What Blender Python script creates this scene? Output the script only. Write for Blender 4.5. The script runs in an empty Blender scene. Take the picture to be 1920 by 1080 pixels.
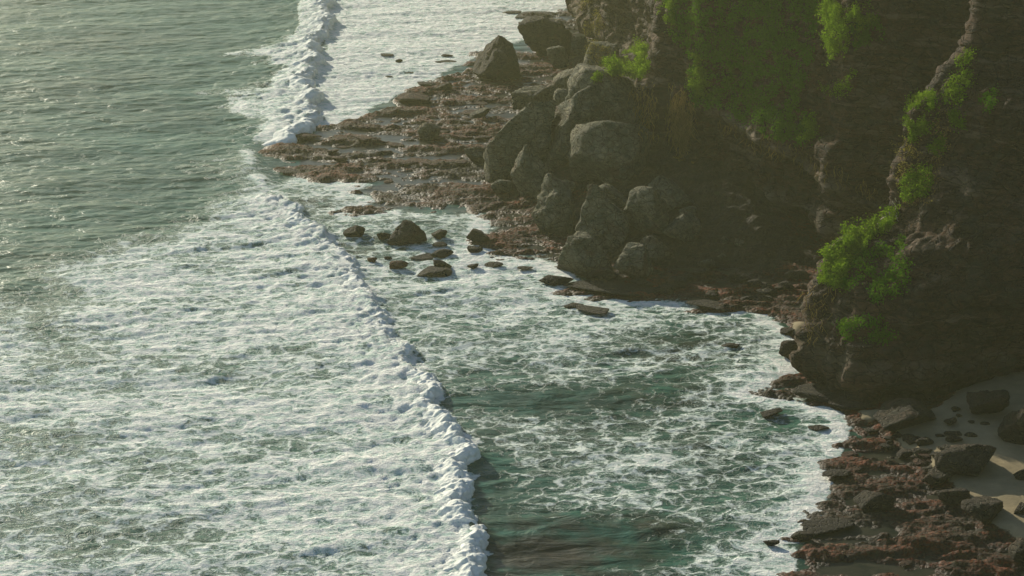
import bpy, bmesh, math, random
import numpy as np
from mathutils import Vector

S = bpy.context.scene
COL = S.collection
R = math.radians

# ------------------------------------------------------------------ camera
CAM_Z, PITCH, FPX = 80.0, R(20.0), 3583.0
cd = bpy.data.cameras.new('camera'); cam = bpy.data.objects.new('camera', cd); COL.objects.link(cam)
cam.location = (0, 0, CAM_Z); cam.rotation_euler = (R(90) - PITCH, 0, 0)
cd.sensor_width = 36; cd.lens = 36 * FPX / 1920; cd.clip_end = 30000; cd.clip_start = 1
S.camera = cam

# ------------------------------------------------------------------ world, sun, exposure
SUN_XY = Vector((-0.54, 0.84)); SUN_EL = R(19)
W = bpy.data.worlds.new('World'); S.world = W; W.use_nodes = True
wn = W.node_tree.nodes; wl = W.node_tree.links
sky = wn.new('ShaderNodeTexSky'); sky.sky_type = 'NISHITA'; sky.sun_disc = False
sky.sun_elevation = SUN_EL
sky.sun_rotation = math.atan2(SUN_XY.x, SUN_XY.y)
sky.air_density = 1.0; sky.dust_density = 0.5
bg = wn['Background']; bg.inputs[1].default_value = 0.10
wl.new(sky.outputs[0], bg.inputs[0])
sd = bpy.data.lights.new('sun', 'SUN'); sd.energy = 4.6; sd.angle = R(0.6); sd.color = (1.0, 0.915, 0.72)
sun = bpy.data.objects.new('sun', sd); COL.objects.link(sun)
tosun = Vector((SUN_XY.x * math.cos(SUN_EL), SUN_XY.y * math.cos(SUN_EL), math.sin(SUN_EL))).normalized()
sun.rotation_euler = tosun.to_track_quat('Z', 'Y').to_euler()
S.view_settings.view_transform = 'Standard'; S.view_settings.look = 'None'
S.view_settings.gamma = 1; S.view_settings.exposure = 0.32; S.view_settings.use_curve_mapping = False
S.cycles.max_bounces = 6; S.cycles.volume_bounces = 1; S.cycles.diffuse_bounces = 3

# ------------------------------------------------------------------ projection helpers
cp, sp = math.cos(PITCH), math.sin(PITCH)
def unp(px, py, z=0.0):
    """photo pixel (1920x1080) -> world point on the level z"""
    px = np.asarray(px, float); py = np.asarray(py, float)
    u = (px - 960) / FPX; v = (540 - py) / FPX
    dy = cp + v * sp; dz = -sp + v * cp
    t = (z - CAM_Z) / dz
    return u * t, dy * t
def prj(x, y, z=0.0):
    D = y * cp + (CAM_Z - z) * sp
    up = -(CAM_Z - z) * cp + y * sp
    return 960 + FPX * x / D, 540 - FPX * up / D

# ------------------------------------------------------------------ vectorised noise
rs = np.random.RandomState(7)
PERM = rs.permutation(256); PERM = np.concatenate([PERM, PERM, PERM])
GR = rs.normal(size=(256, 3)); GR /= np.linalg.norm(GR, axis=1)[:, None]
def pn(x, y, z=0.0):
    x, y, z = np.broadcast_arrays(np.asarray(x, float), np.asarray(y, float), np.asarray(z, float))
    xi = np.floor(x).astype(np.int64); yi = np.floor(y).astype(np.int64); zi = np.floor(z).astype(np.int64)
    xf = x - xi; yf = y - yi; zf = z - zi
    xi &= 255; yi &= 255; zi &= 255
    f = lambda t: t * t * t * (t * (t * 6 - 15) + 10)
    u, v, w = f(xf), f(yf), f(zf)
    out = 0
    for a in (0, 1):
        pa = PERM[xi + a]; wa = u if a else 1 - u
        for b in (0, 1):
            pb = PERM[pa + yi + b]; wb = wa * (v if b else 1 - v)
            for c in (0, 1):
                g = GR[PERM[pb + zi + c]]
                d = g[..., 0] * (xf - a) + g[..., 1] * (yf - b) + g[..., 2] * (zf - c)
                out = out + d * wb * (w if c else 1 - w)
    return out * 1.5
def fbm(x, y, z=0.0, o=4, lac=2.1, g=0.5):
    s = 0; a = 1
    for i in range(o):
        s = s + a * pn(x + 17.3 * i, y + 5.1 * i, np.asarray(z) + 9.7 * i)
        x = x * lac; y = y * lac; z = np.asarray(z) * lac; a *= g
    return s
def ridge(x, y, z=0.0, o=4):
    s = 0; a = 1
    for i in range(o):
        s = s + a * (1 - 2 * np.abs(pn(x + 31.3 * i, y + 15.1 * i, np.asarray(z) + 3.7 * i)))
        x = x * 2.1; y = y * 2.1; z = np.asarray(z) * 2.1; a *= 0.5
    return s
def cell(x, y, z):
    """distance to the nearest jittered point (cellular noise)"""
    xi = np.floor(x).astype(np.int64); yi = np.floor(y).astype(np.int64); zi = np.floor(z).astype(np.int64); best = np.full(x.shape, 9.0)
    for a in (-1, 0, 1):
        for b in (-1, 0, 1):
            for c in (-1, 0, 1):
                h = PERM[PERM[PERM[(xi + a) & 255] + ((yi + b) & 255)] + ((zi + c) & 255)]
                g = GR[h]
                best = np.minimum(best, (xi + a + .5 + .45 * g[..., 0] - x) ** 2 + (yi + b + .5 + .45 * g[..., 1] - y) ** 2 + (zi + c + .5 + .45 * g[..., 2] - z) ** 2)
    return np.sqrt(best)
def sst(a, b, x):
    t = np.clip((x - a) / (b - a), 0, 1); return t * t * (3 - 2 * t)
def sdf(poly, x, y):
    """signed distance, positive inside"""
    P = np.asarray(poly, float); d = np.full(x.shape, 1e9); ins = np.zeros(x.shape, bool)
    for i in range(len(P)):
        x0, y0 = P[i]; x1, y1 = P[(i + 1) % len(P)]
        ex, ey = x1 - x0, y1 - y0
        t = np.clip(((x - x0) * ex + (y - y0) * ey) / (ex * ex + ey * ey + 1e-9), 0, 1)
        d = np.minimum(d, (x - x0 - t * ex) ** 2 + (y - y0 - t * ey) ** 2)
        c = ((y0 > y) != (y1 > y)) & (x < ex * (y - y0) / (ey + 1e-12) + x0)
        ins ^= c
    d = np.sqrt(d)
    return np.where(ins, d, -d)
def dline(line, x, y):
    """distance to an open polyline, arclength and side (+ = right of travel)"""
    P = np.asarray(line, float); best = np.full(x.shape, 1e18); side = np.zeros(x.shape); arc = np.zeros(x.shape); L = 0
    for i in range(len(P) - 1):
        x0, y0 = P[i]; x1, y1 = P[i + 1]
        ex, ey = x1 - x0, y1 - y0; l = math.hypot(ex, ey)
        t = np.clip(((x - x0) * ex + (y - y0) * ey) / (l * l), 0, 1)
        d = (x - x0 - t * ex) ** 2 + (y - y0 - t * ey) ** 2
        m = d < best
        best = np.where(m, d, best)
        side = np.where(m, np.sign((x - x0) * ey - (y - y0) * ex), side)
        arc = np.where(m, L + t * l, arc); L += l
    return np.sqrt(best), side, arc

# ------------------------------------------------------------------ mesh helpers
def mesh_np(name, co, faces, mat=None, smooth=True, parent=None, attrs=None):
    me = bpy.data.meshes.new(name)
    co = np.asarray(co, np.float32); faces = np.asarray(faces, np.int32)
    k = faces.shape[1]
    me.vertices.add(len(co)); me.vertices.foreach_set('co', co.ravel())
    me.loops.add(faces.size); me.loops.foreach_set('vertex_index', faces.ravel())
    me.polygons.add(len(faces))
    me.polygons.foreach_set('loop_start', np.arange(0, faces.size, k, dtype=np.int32))
    try: me.polygons.foreach_set('loop_total', np.full(len(faces), k, np.int32))
    except Exception: pass
    me.polygons.foreach_set('use_smooth', np.full(len(faces), smooth))
    if attrs:
        for an, av in attrs.items():
            a = me.attributes.new(an, 'FLOAT', 'POINT'); a.data.foreach_set('value', np.asarray(av, np.float32).ravel())
    me.update(calc_edges=True); me.validate()
    if mat: me.materials.append(mat)
    o = bpy.data.objects.new(name, me); COL.objects.link(o)
    if parent: o.parent = parent
    return o
def gridfaces(nu, nv, flip=False):
    i = np.arange((nu - 1) * (nv - 1)); a = (i // (nv - 1)) * nv + i % (nv - 1)
    f = np.stack([a, a + nv, a + nv + 1, a + 1], 1)
    return f[:, ::-1] if flip else f
def struct(o): o['kind'] = 'structure'; return o
def tag(o, label, cat, group=None, kind=None):
    o['label'] = label; o['category'] = cat
    if group: o['group'] = group
    if kind: o['kind'] = kind
    return o

# ------------------------------------------------------------------ node helpers
class NT:
    def __init__(s, name):
        s.m = bpy.data.materials.new(name); s.m.use_nodes = True
        s.t = s.m.node_tree; s.n = s.t.nodes; s.l = s.t.links
        s.b = s.n['Principled BSDF']
        s.b.inputs['Specular IOR Level'].default_value = 0.3
    def new(s, typ, **kw):
        nd = s.n.new(typ)
        for k, v in kw.items():
            if k.startswith('i_'):
                nd.inputs[k[2:].replace('_', ' ')].default_value = v
            else: setattr(nd, k, v)
        return nd
    def put(s, sock, v):
        if hasattr(v, 'links') or isinstance(v, bpy.types.NodeSocket): s.l.new(v, sock)
        else: sock.default_value = v
    def math(s, op, a, b=0.0, c=0.0, clamp=False):
        nd = s.n.new('ShaderNodeMath'); nd.operation = op; nd.use_clamp = clamp
        s.put(nd.inputs[0], a); s.put(nd.inputs[1], b); s.put(nd.inputs[2], c); return nd.outputs[0]
    def vmath(s, op, a, b=None, scale=None):
        nd = s.n.new('ShaderNodeVectorMath'); nd.operation = op
        s.put(nd.inputs[0], a)
        if b is not None: s.put(nd.inputs[1], b)
        if scale is not None: s.put(nd.inputs['Scale'], scale)
        return nd.outputs[0]
    def pos(s, sc=(1, 1, 1)):
        g = s.n.new('ShaderNodeTexCoord'); m = s.n.new('ShaderNodeMapping'); m.inputs['Scale'].default_value = sc
        s.l.new(g.outputs['Object'], m.inputs[0]); return m.outputs[0]
    def geo(s, sc=(1, 1, 1), rot=(0, 0, 0)):
        g = s.n.new('ShaderNodeNewGeometry'); m = s.n.new('ShaderNodeMapping')
        m.inputs['Scale'].default_value = sc; m.inputs['Rotation'].default_value = rot
        s.l.new(g.outputs['Position'], m.inputs[0]); return m.outputs[0]
    def noise(s, v, scale, detail=4, rough=0.55, dist=0.0, out=0):
        nd = s.n.new('ShaderNodeTexNoise'); s.put(nd.inputs['Vector'], v); nd.inputs['Scale'].default_value = scale
        nd.inputs['Detail'].default_value = detail; nd.inputs['Roughness'].default_value = rough
        nd.inputs['Distortion'].default_value = dist; return nd.outputs[out]
    def voro(s, v, scale, feat='DISTANCE_TO_EDGE', out='Distance', rnd=1.0):
        nd = s.n.new('ShaderNodeTexVoronoi'); nd.feature = feat; s.put(nd.inputs['Vector'], v)
        nd.inputs['Scale'].default_value = scale; nd.inputs['Randomness'].default_value = rnd; return nd.outputs[out]
    def ramp(s, v, stops, interp='LINEAR'):
        nd = s.n.new('ShaderNodeValToRGB'); nd.color_ramp.interpolation = interp; s.put(nd.inputs[0], v)
        e = nd.color_ramp.elements
        while len(e) < len(stops): e.new(0.5)
        for i, (p, c) in enumerate(stops):
            e[i].position = p; e[i].color = (*c, 1) if len(c) == 3 else c
        return nd.outputs[0]
    def mapr(s, v, a, b, c=0.0, d=1.0, smooth=True):
        nd = s.n.new('ShaderNodeMapRange'); nd.interpolation_type = 'SMOOTHSTEP' if smooth else 'LINEAR'
        s.put(nd.inputs[0], v); s.put(nd.inputs[1], a); s.put(nd.inputs[2], b); s.put(nd.inputs[3], c); s.put(nd.inputs[4], d)
        return nd.outputs[0]
    def mix(s, f, a, b, mode='MIX'):
        nd = s.n.new('ShaderNodeMix'); nd.data_type = 'RGBA'; nd.blend_type = mode
        s.put(nd.inputs[0], f); 
        for sock, v in ((nd.inputs[6], a), (nd.inputs[7], b)):
            if isinstance(v, tuple): sock.default_value = (*v, 1) if len(v) == 3 else v
            else: s.l.new(v, sock)
        return nd.outputs[2]
    def attr(s, name):
        nd = s.n.new('ShaderNodeAttribute'); nd.attribute_name = name; return nd.outputs['Fac']
    def bump(s, h, dist, strength=1.0, normal=None):
        nd = s.n.new('ShaderNodeBump'); s.put(nd.inputs['Height'], h); nd.inputs['Distance'].default_value = dist
        nd.inputs['Strength'].default_value = strength
        if normal is not None: s.l.new(normal, nd.inputs['Normal'])
        return nd.outputs[0]
    def col(s, c): s.put(s.b.inputs['Base Color'], c if not isinstance(c, tuple) else (*c, 1))
    def rough(s, v): s.put(s.b.inputs['Roughness'], v)
    def nrm(s, v): s.l.new(v, s.b.inputs['Normal'])

# ---- water with foam
def water_material():
    t = NT('sea_water')
    foam = t.attr('foam'); shallow = t.attr('shallow'); rough_sea = t.attr('chop')
    P = t.geo((0.84, 1.08, 0.6), (0, 0, R(-8)))
    wv = t.noise(P, 0.35, 3, 0.55, out=1)
    wv2 = t.noise(P, 1.6, 3, 0.6, out=1)
    Pw = t.vmath('ADD', P, t.vmath('SCALE', t.vmath('SUBTRACT', wv, (0.5, 0.5, 0.5)), scale=4.0))
    Pw = t.vmath('ADD', Pw, t.vmath('SCALE', t.vmath('SUBTRACT', wv2, (0.5, 0.5, 0.5)), scale=1.0))
    va = t.math('MULTIPLY', t.voro(Pw, 0.42), 1.9)
    vb = t.math('MULTIPLY', t.voro(Pw, 1.15), 1.7)
    vc = t.math('MULTIPLY', t.voro(Pw, 3.1), 1.5)
    net = t.math('MINIMUM', va, t.math('ADD', vb, 0.10))
    net = t.math('MINIMUM', net, t.math('ADD', vc, 0.22))          # 0 on the strings of foam
    big = t.noise(P, 0.13, 3, 0.5)
    med = t.noise(Pw, 0.7, 5, 0.65)
    fine = t.noise(Pw, 4.5, 4, 0.7)
    q = t.math('ADD', t.math('MULTIPLY', foam, 1.12), t.math('MULTIPLY', t.math('SUBTRACT', big, 0.5), 1.0))
    q = t.math('ADD', q, t.math('MULTIPLY', t.math('SUBTRACT', med, 0.5), 1.25))
    q = t.math('ADD', q, t.math('MULTIPLY', t.math('SUBTRACT', fine, 0.5), 0.35))
    stv = t.noise(t.vmath('ADD', t.geo((0.28, 1.5, 0.6), (0, 0, R(-14))), t.vmath('SCALE', t.vmath('SUBTRACT', wv, (0.5, 0.5, 0.5)), scale=1.6)), 0.8, 5, 0.65)
    q = t.math('ADD', q, t.math('MULTIPLY', t.math('SUBTRACT', stv, 0.5), t.mapr(foam, 0.45, 0.7, 0.35, 1.05)))
    q = t.math('SUBTRACT', q, t.math('MULTIPLY', t.math('POWER', net, 0.72), 1.0))
    mask = t.mapr(q, 0.06, 0.40)
    gate = t.mapr(foam, 0.02, 0.16)
    mask = t.math('MULTIPLY', mask, gate)
    thick = t.mapr(q, 0.15, 0.95)
    # milky water under and round the foam
    milk = t.math('MULTIPLY', t.mapr(t.math('ADD', foam, t.math('MULTIPLY', t.math('SUBTRACT', big, 0.5), 0.6)), 0.15, 1.0), 0.65)
    deep = t.ramp(t.noise(P, 0.05, 3, 0.5), [(0.3, (0.022, 0.084, 0.058)), (0.7, (0.040, 0.132, 0.092))])
    wat = t.mix(milk, deep, (0.11, 0.275, 0.22))
    bedn = t.ramp(t.noise(Pw, 0.6, 4, 0.6), [(0.35, (0.022, 0.024, 0.017)), (0.65, (0.058, 0.050, 0.034))])
    wat = t.mix(t.math('MULTIPLY', shallow, t.math('MAXIMUM', t.mapr(t.noise(P, 0.3, 4, 0.6), 0.3, 0.6), t.mapr(shallow, 0.8, 0.95))), wat, bedn)
    lace = t.mapr(t.math('ADD', net, t.math('MULTIPLY', t.math('SUBTRACT', fine, 0.5), 0.5)), 0.0, 0.42, 1.0, 0.0)
    fcol = t.mix(t.math('ADD', t.math('MULTIPLY', lace, 0.50), t.math('MULTIPLY', thick, 0.55), 0.0, True), (0.36, 0.57, 0.50), (0.97, 0.97, 0.91))
    t.col(t.mix(mask, wat, fcol))
    t.rough(t.math('MAXIMUM', t.mapr(mask, 0.0, 0.6, 0.34, 0.85), t.mapr(foam, 0.05, 0.4, 0.0, 0.42)))
    # relief: streaky chop lying across the view of the wind, foam relief
    S1 = t.geo((0.35, 1.0, 1.0), (0, 0, R(6)))
    h1 = t.noise(S1, 0.42, 5, 0.55, 0.6)
    h2 = t.noise(S1, 1.5, 5, 0.6, 0.4)
    hw = t.math('ADD', t.math('MULTIPLY', h1, 1.15), t.math('MULTIPLY', h2, 0.17))
    hw = t.math('MULTIPLY', hw, rough_sea)
    hf = t.math('ADD', t.math('MULTIPLY', q, 0.30), t.math('MULTIPLY', t.noise(Pw, 1.6, 6, 0.68), 0.55))
    hf = t.math('MULTIPLY', hf, mask)
    t.nrm(t.bump(t.math('ADD', hw, hf), 0.75, 1.0))
    t.b.inputs['IOR'].default_value = 1.33
    t.b.inputs['Specular IOR Level'].default_value = 0.27
    return t.m

def bore_material():
    t = NT('white_water')
    P = t.geo((1, 1, 1))
    n = t.noise(P, 1.3, 5, 0.6); n2 = t.noise(P, 5.0, 4, 0.65)
    t.col(t.ramp(n, [(0.25, (0.60, 0.68, 0.62)), (0.55, (0.86, 0.86, 0.79))]))
    t.rough(0.9)
    t.nrm(t.bump(t.math('ADD', t.math('MULTIPLY', n, 0.35), t.math('MULTIPLY', n2, 0.16)), 0.4, 1.0))
    t.b.inputs['Subsurface Weight'].default_value = 0.0
    return t.m

def rock_material(name, cols, scale=1.0, green=0.3, objspace=False, strat=(1, 1, 2.2), wet=True, beds=False):
    t = NT(name)
    P = t.geo((1, 1, 1)); Q = t.geo(strat, (R(6), R(14), 0))
    a = t.noise(Q, 0.22 * scale, 6, 0.62, 0.6); b = t.noise(Q, 1.3 * scale, 5, 0.65, 0.3); c = t.noise(P, 6.0 * scale, 4, 0.7)
    f = t.math('ADD', t.math('MULTIPLY', a, 0.6), t.math('MULTIPLY', b, 0.4))
    col = t.ramp(f, [(0.32, cols[0]), (0.48, cols[1]), (0.62, cols[2])])
    g = t.mapr(t.noise(P, 0.35 * scale, 4, 0.6), 0.48, 0.62)
    col = t.mix(t.math('MULTIPLY', g, green), col, (0.055, 0.085, 0.055))
    r = t.mapr(t.noise(P, 0.16 * scale, 3, 0.5), 0.56, 0.68)
    col = t.mix(t.math('MULTIPLY', r, 0.55), col, (0.13, 0.065, 0.035))
    col = t.mix(t.mapr(c, 0.35, 0.65, 0.0, 0.45), col, (0.025, 0.022, 0.018))
    if beds:
        Bv = t.geo((0.10, 0.10, 0.9), (R(5), R(13), 0))
        bn = t.noise(t.vmath('ADD', Bv, t.vmath('SCALE', t.noise(P, 0.25, 4, 0.6, out=1), scale=0.35)), 1.0, 5, 0.6)
        col = t.mix(t.mapr(bn, 0.56, 0.66, 0.0, 0.75), col, (0.17, 0.12, 0.078))
        col = t.mix(t.mapr(bn, 0.44, 0.36, 0.0, 0.8), col, (0.012, 0.009, 0.006))
    if beds: col = t.mix(t.math('MULTIPLY', t.attr('pale'), 0.9), col, (0.27, 0.21, 0.14))
    if wet:
        sx = t.n.new('ShaderNodeSeparateXYZ'); t.l.new(P, sx.inputs[0])
        z = t.math('ADD', sx.outputs[2], t.math('MULTIPLY', b, 1.6))
        col = t.mix(t.mapr(z, 1.2, 2.6, 0.75, 0.0), col, (0.022, 0.019, 0.014))
    t.col(col); t.rough(0.88)
    vo = t.math('MULTIPLY', t.voro(t.vmath('ADD', Q, t.vmath('SCALE', t.noise(P, 0.8, 3, 0.5, out=1), scale=1.2)), 0.55 * scale), 1.0)
    crack = t.mapr(vo, 0.0, 0.09, -0.9, 0.0)
    col = t.mix(t.mapr(vo, 0.0, 0.05, 0.7, 0.0), col, (0.015, 0.013, 0.010)); t.col(col)
    h = t.math('ADD', t.math('MULTIPLY', b, 1.3), t.math('MULTIPLY', c, 0.35))
    h = t.math('ADD', h, crack)
    t.nrm(t.bump(h, 0.6 / scale ** 0.5, 1.0))
    return t.m

def shore_material():
    t = NT('reef_and_sand')
    sand = t.attr('sand'); wetn = t.attr('wet'); red = t.attr('red')
    P = t.geo((1, 1, 1)); Q = t.geo((0.45, 1.2, 2.0), (0, 0, R(-5)))
    a = t.noise(Q, 0.5, 6, 0.65, 0.5); b = t.noise(Q, 2.2, 5, 0.65); c = t.noise(P, 7.0, 4, 0.7)
    alg = t.ramp(a, [(0.38, (0.016, 0.013, 0.006)), (0.48, (0.100, 0.023, 0.007)), (0.66, (0.205, 0.044, 0.013))])
    brown = t.ramp(a, [(0.35, (0.018, 0.016, 0.010)), (0.60, (0.052, 0.036, 0.019))])
    col = t.mix(t.mapr(t.math('ADD', red, t.math('MULTIPLY', t.math('SUBTRACT', b, 0.5), 1.4)), 0.2, 0.8), brown, alg)
    col = t.mix(t.mapr(t.noise(P, 3.2, 5, 0.75), 0.40, 0.58, 0.0, 0.8), col, (0.020, 0.017, 0.010))
    col = t.mix(t.mapr(t.noise(P, 0.9, 4, 0.6), 0.60, 0.72, 0.0, 0.5), col, (0.05, 0.075, 0.03))
    col = t.mix(t.math('MULTIPLY', wetn, 0.65), col, (0.018, 0.016, 0.012))
    scol = t.ramp(t.noise(P, 0.6, 5, 0.6), [(0.3, (0.20, 0.165, 0.095)), (0.7, (0.30, 0.24, 0.14))])
    scol = t.mix(t.mapr(c, 0.5, 0.7, 0.0, 0.35), scol, (0.20, 0.16, 0.10))
    sm = t.mapr(t.math('ADD', sand, t.math('MULTIPLY', t.math('SUBTRACT', b, 0.5), 0.5)), 0.4, 0.6)
    t.col(t.mix(sm, col, scol)); t.rough(t.mapr(wetn, 0, 1, 0.85, 0.45))
    h = t.math('ADD', t.math('MULTIPLY', b, 0.5), t.math('MULTIPLY', c, 0.25))
    h = t.math('ADD', h, t.math('MULTIPLY', a, 0.6))
    h = t.math('ADD', h, t.math('MULTIPLY', t.voro(P, 2.6, 'F1', 'Distance'), -0.5))
    h = t.math('MULTIPLY', h, t.mapr(sm, 0, 1, 1.0, 0.08))
    t.nrm(t.bump(h, 0.5, 1.0))
    return t.m

def leaf_material(name, c0, c1, trans=0.35):
    t = NT(name)
    v = t.attr('tone')
    col = t.mix(v, c0, c1)
    t.n.remove(t.b)
    d = t.n.new('ShaderNodeBsdfDiffuse'); tr = t.n.new('ShaderNodeBsdfTranslucent'); mx = t.n.new('ShaderNodeMixShader')
    t.l.new(col, d.inputs[0]); t.l.new(t.mix(0.5, col, (0.30, 0.42, 0.03), 'MIX'), tr.inputs[0]); mx.inputs[0].default_value = trans
    t.l.new(d.outputs[0], mx.inputs[1]); t.l.new(tr.outputs[0], mx.inputs[2])
    t.l.new(mx.outputs[0], t.n['Material Output'].inputs[0])
    return t.m

M_WATER = water_material(); M_BORE = bore_material(); M_SHORE = shore_material()
M_CLIFF = rock_material('cliff_rock', [(0.010, 0.006, 0.003), (0.052, 0.026, 0.012), (0.135, 0.070, 0.034)], 1.0, 0.30, beds=True)
M_BOULDER = rock_material('boulder_rock', [(0.060, 0.060, 0.038), (0.160, 0.150, 0.095), (0.31, 0.28, 0.18)], 1.6, 0.6, strat=(1, 1, 1.3))
M_DARK = rock_material('wet_and_shaded_rock', [(0.016, 0.013, 0.009), (0.036, 0.027, 0.017), (0.08, 0.056, 0.035)], 2.0, 0.2, strat=(1, 1, 1.5))  # wet rock; its dark colour also paints shade on two far boulders
M_REDROCK = rock_material('red_algae_rock', [(0.018, 0.011, 0.006), (0.058, 0.021, 0.011), (0.12, 0.042, 0.021)], 2.0, 0.1, strat=(.6, 1, 1.5), wet=False)
M_LEAF = leaf_material('leaf_sunlit', (0.030, 0.085, 0.008), (0.180, 0.330, 0.020), 0.45)  # creeper leaf with sunlight put into the colour, for bright rims and clumps
M_LEAF_SHADE = leaf_material('leaf_shaded', (0.016, 0.095, 0.007), (0.060, 0.205, 0.011), 0.3)  # same leaf with shade put into the colour, for the dim mats
M_DRY = leaf_material('dry_vine', (0.10, 0.055, 0.022), (0.42, 0.27, 0.11), 0.3)
M_TWIG = leaf_material('bleached_twig', (0.20, 0.17, 0.12), (0.45, 0.40, 0.30), 0.0)

# ------------------------------------------------------------------ shoreline and shore ground
LAND = [(1075, -90), (1074, 8), (1050, 24), (990, 30), (985, 45), (1000, 75), (985, 98), (940, 92), (900, 98), (868, 116), (885, 135),
        (850, 148), (800, 158), (775, 172), (735, 183), (745, 204), (700, 214), (650, 229), (600, 236), (575, 249), (535, 262),
        (510, 276), (508, 292), (545, 300), (535, 318), (560, 330), (610, 338), (700, 342), (650, 360), (700, 374), (640, 398), (700, 404),
        (760, 394), (800, 398), (830, 386), (900, 392), (912, 420), (896, 462), (930, 480), (1000, 489), (1060, 500), (1075, 525), (1052, 548),
        (1100, 556), (1180, 560), (1240, 566), (1290, 572), (1330, 584), (1400, 580), (1440, 588), (1470, 615), (1497, 640),
        (1486, 665), (1494, 702), (1450, 720), (1402, 742), (1480, 752), (1582, 772), (1597, 815), (1582, 850), (1543, 886), (1556, 900),
        (1550, 950), (1530, 975), (1500, 984), (1515, 1000), (1470, 1012), (1436, 1018), (1482, 1032), (1478, 1080), (1460, 1160),
        (1440, 1500), (3200, 1500), (3200, -90)]
LANDW = np.stack(unp(*np.array(LAND, float).T), 1)
TALUS = [(918, 345), (935, 260), (985, 200), (1040, 150), (1080, 80), (1300, 60), (1700, 350), (1560, 508), (1440, 520), (1300, 505),
         (1180, 505), (1080, 470), (1010, 425), (945, 370)]
TALUSW = np.stack(unp(*np.array(TALUS, float).T), 1)
SANDS = [[(1680, 812), (1730, 785), (1770, 750), (1850, 715), (2100, 700), (2400, 900), (2300, 1100), (1960, 1060), (1880, 1020), (1790, 945), (1740, 880),
          (1680, 830)],
         [(1462, 606), (1480, 600), (1520, 606), (1510, 630), (1495, 642), (1476, 620)],
         [(1590, 778), (1700, 770), (1700, 800), (1610, 802)]]
SANDSW = [np.stack(unp(*np.array(p, float).T), 1) for p in SANDS]

def shore_h(x, y, full=False):
    """height of the shore ground at world x, y"""
    wx = 1.6 * fbm(x * 0.16, y * 0.16, 3.3, 4); wy = 1.6 * fbm(x * 0.16, y * 0.16, 8.8, 4)
    s = sdf(LANDW, x + wx * 1.5, y + wy)
    base = np.where(s > 0, np.minimum(s * 0.22, 0.11), np.maximum(s * 0.22, -2.2))
    # long flat ledges running across, cut in low terraces
    q = fbm(x * 0.09, y * 0.24, 1.0, 5, g=0.55)
    e = q * 1.25 + 0.45 * fbm(x * 0.35, y * 0.9, 5.0, 3)
    st = e * 3.0; fl = np.floor(st); ter = (fl + sst(0.55, 1.0, st - fl)) / 3.0
    led = 0.55 * ter + 0.14 * ridge(x * 0.7, y * 1.6, 2.2, 4) + 0.05 * ridge(x * 2.2, y * 3.4, 7.2, 2)
    sandw = np.zeros_like(x)
    for p in SANDSW:
        sandw = np.maximum(sandw, sst(-0.6, 1.6, sdf(p, x + 0.7 * wx, y + 0.7 * wy)))
    chn = 1 - np.abs(fbm(x * 0.045 + 3, y * 0.15, 21.0, 3)) * 2.2
    led = led - 0.42 * sst(0.78, 1.0, chn)
    tal = sdf(TALUSW, x + wx, y + wy)
    taz = np.clip(tal * 0.30, 0, 5.5)
    inner = sst(-2.5, 1.0, s)
    h = base + (led - 0.02) * (0.15 + 0.85 * inner) * (1 - sandw) + taz * (1 + 0.12 * fbm(x * 0.4, y * 0.4, 2.0, 3))
    h = h + sandw * (0.55 + np.clip((x - 36) * 0.05, 0, 3) + 0.10 * fbm(x * 0.25, y * 0.25, 4.0, 3))
    if full: return h, s, sandw, led, q
    return h

def axis(segs):
    out = []
    for a, b, d in segs:
        n = max(1, int(round((b - a) / d))); out.append(np.linspace(a, b, n, endpoint=False))
    return np.concatenate(out + [[segs[-1][1]]])
gx = axis([(-60, -36, 2), (-36, 62, 0.26), (62, 130, 2.0)]); gy = axis([(60, 138, 3), (138, 240, 0.32), (240, 345, 0.48), (345, 420, 0.8), (420, 600, 6)])
X, Y = np.meshgrid(gx, gy, indexing='ij'); xf, yf = X.ravel(), Y.ravel()
H, SD, SW, LED, QQ = shore_h(xf, yf, True)
wet = np.clip(1 - (H - 0.05) / 0.30, 0, 1) * (1 - SW)
px_, py_ = prj(xf, yf)
red = 0.68 + 0.6 * fbm(xf * 0.06, yf * 0.06, 9.0, 3) - 0.6 * sst(-1, 3, sdf(TALUSW, xf, yf))
shore = mesh_np('reef_shore', np.stack([xf, yf, H], 1), gridfaces(len(gx), len(gy)), M_SHORE, attrs={'sand': SW, 'wet': wet, 'red': red})
struct(shore)

def ground_pt(px, py):
    z = 0.0
    for _ in range(8):
        x, y = unp(px, py, z)
        z = 0.5 * z + 0.5 * max(float(shore_h(np.array([float(x)]), np.array([float(y)]))[0]), 0.0)
    x, y = unp(px, py, z)
    return float(x), float(y), z

# ------------------------------------------------------------------ sea
def wpts(p, z=0.0): return np.stack(unp(*np.array(p, float).T, z), 1)
CREST1 = wpts([(492, 352), (530, 372), (552, 400), (600, 432), (640, 470), (672, 515), (700, 560), (722, 605), (752, 648), (778, 690), (806, 735), (832, 782),
          (868, 820), (862, 870), (866, 915), (868, 960), (884, 1000), (884, 1040), (893, 1080), (900, 1140), (890, 1260)], 0.6)
CREST2 = wpts([(640, -90), (618, -30), (604, 12), (610, 48), (588, 82), (592, 118), (562, 150), (580, 188), (598, 214), (574, 234), (540, 252), (512, 268)], 0.8)
CREST3 = wpts([(448, 262), (462, 286), (470, 320), (492, 348), (520, 366)], 0.3)
F_DENSE = [(500, 352), (430, 392), (330, 428), (200, 470), (60, 512), (-60, 540), (-900, 640), (-1500, 1500), (900, 1500), (895, 1080), (868, 960), (862, 870),
           (868, 820), (832, 782), (778, 690), (722, 605), (672, 515), (600, 432), (552, 400)]
F_TOP = [(640, -200), (610, 20), (590, 120), (575, 160), (600, 245), (700, 222), (750, 190), (870, 130), (1000, 60), (1090, 0), (1090, -200)]
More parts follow.
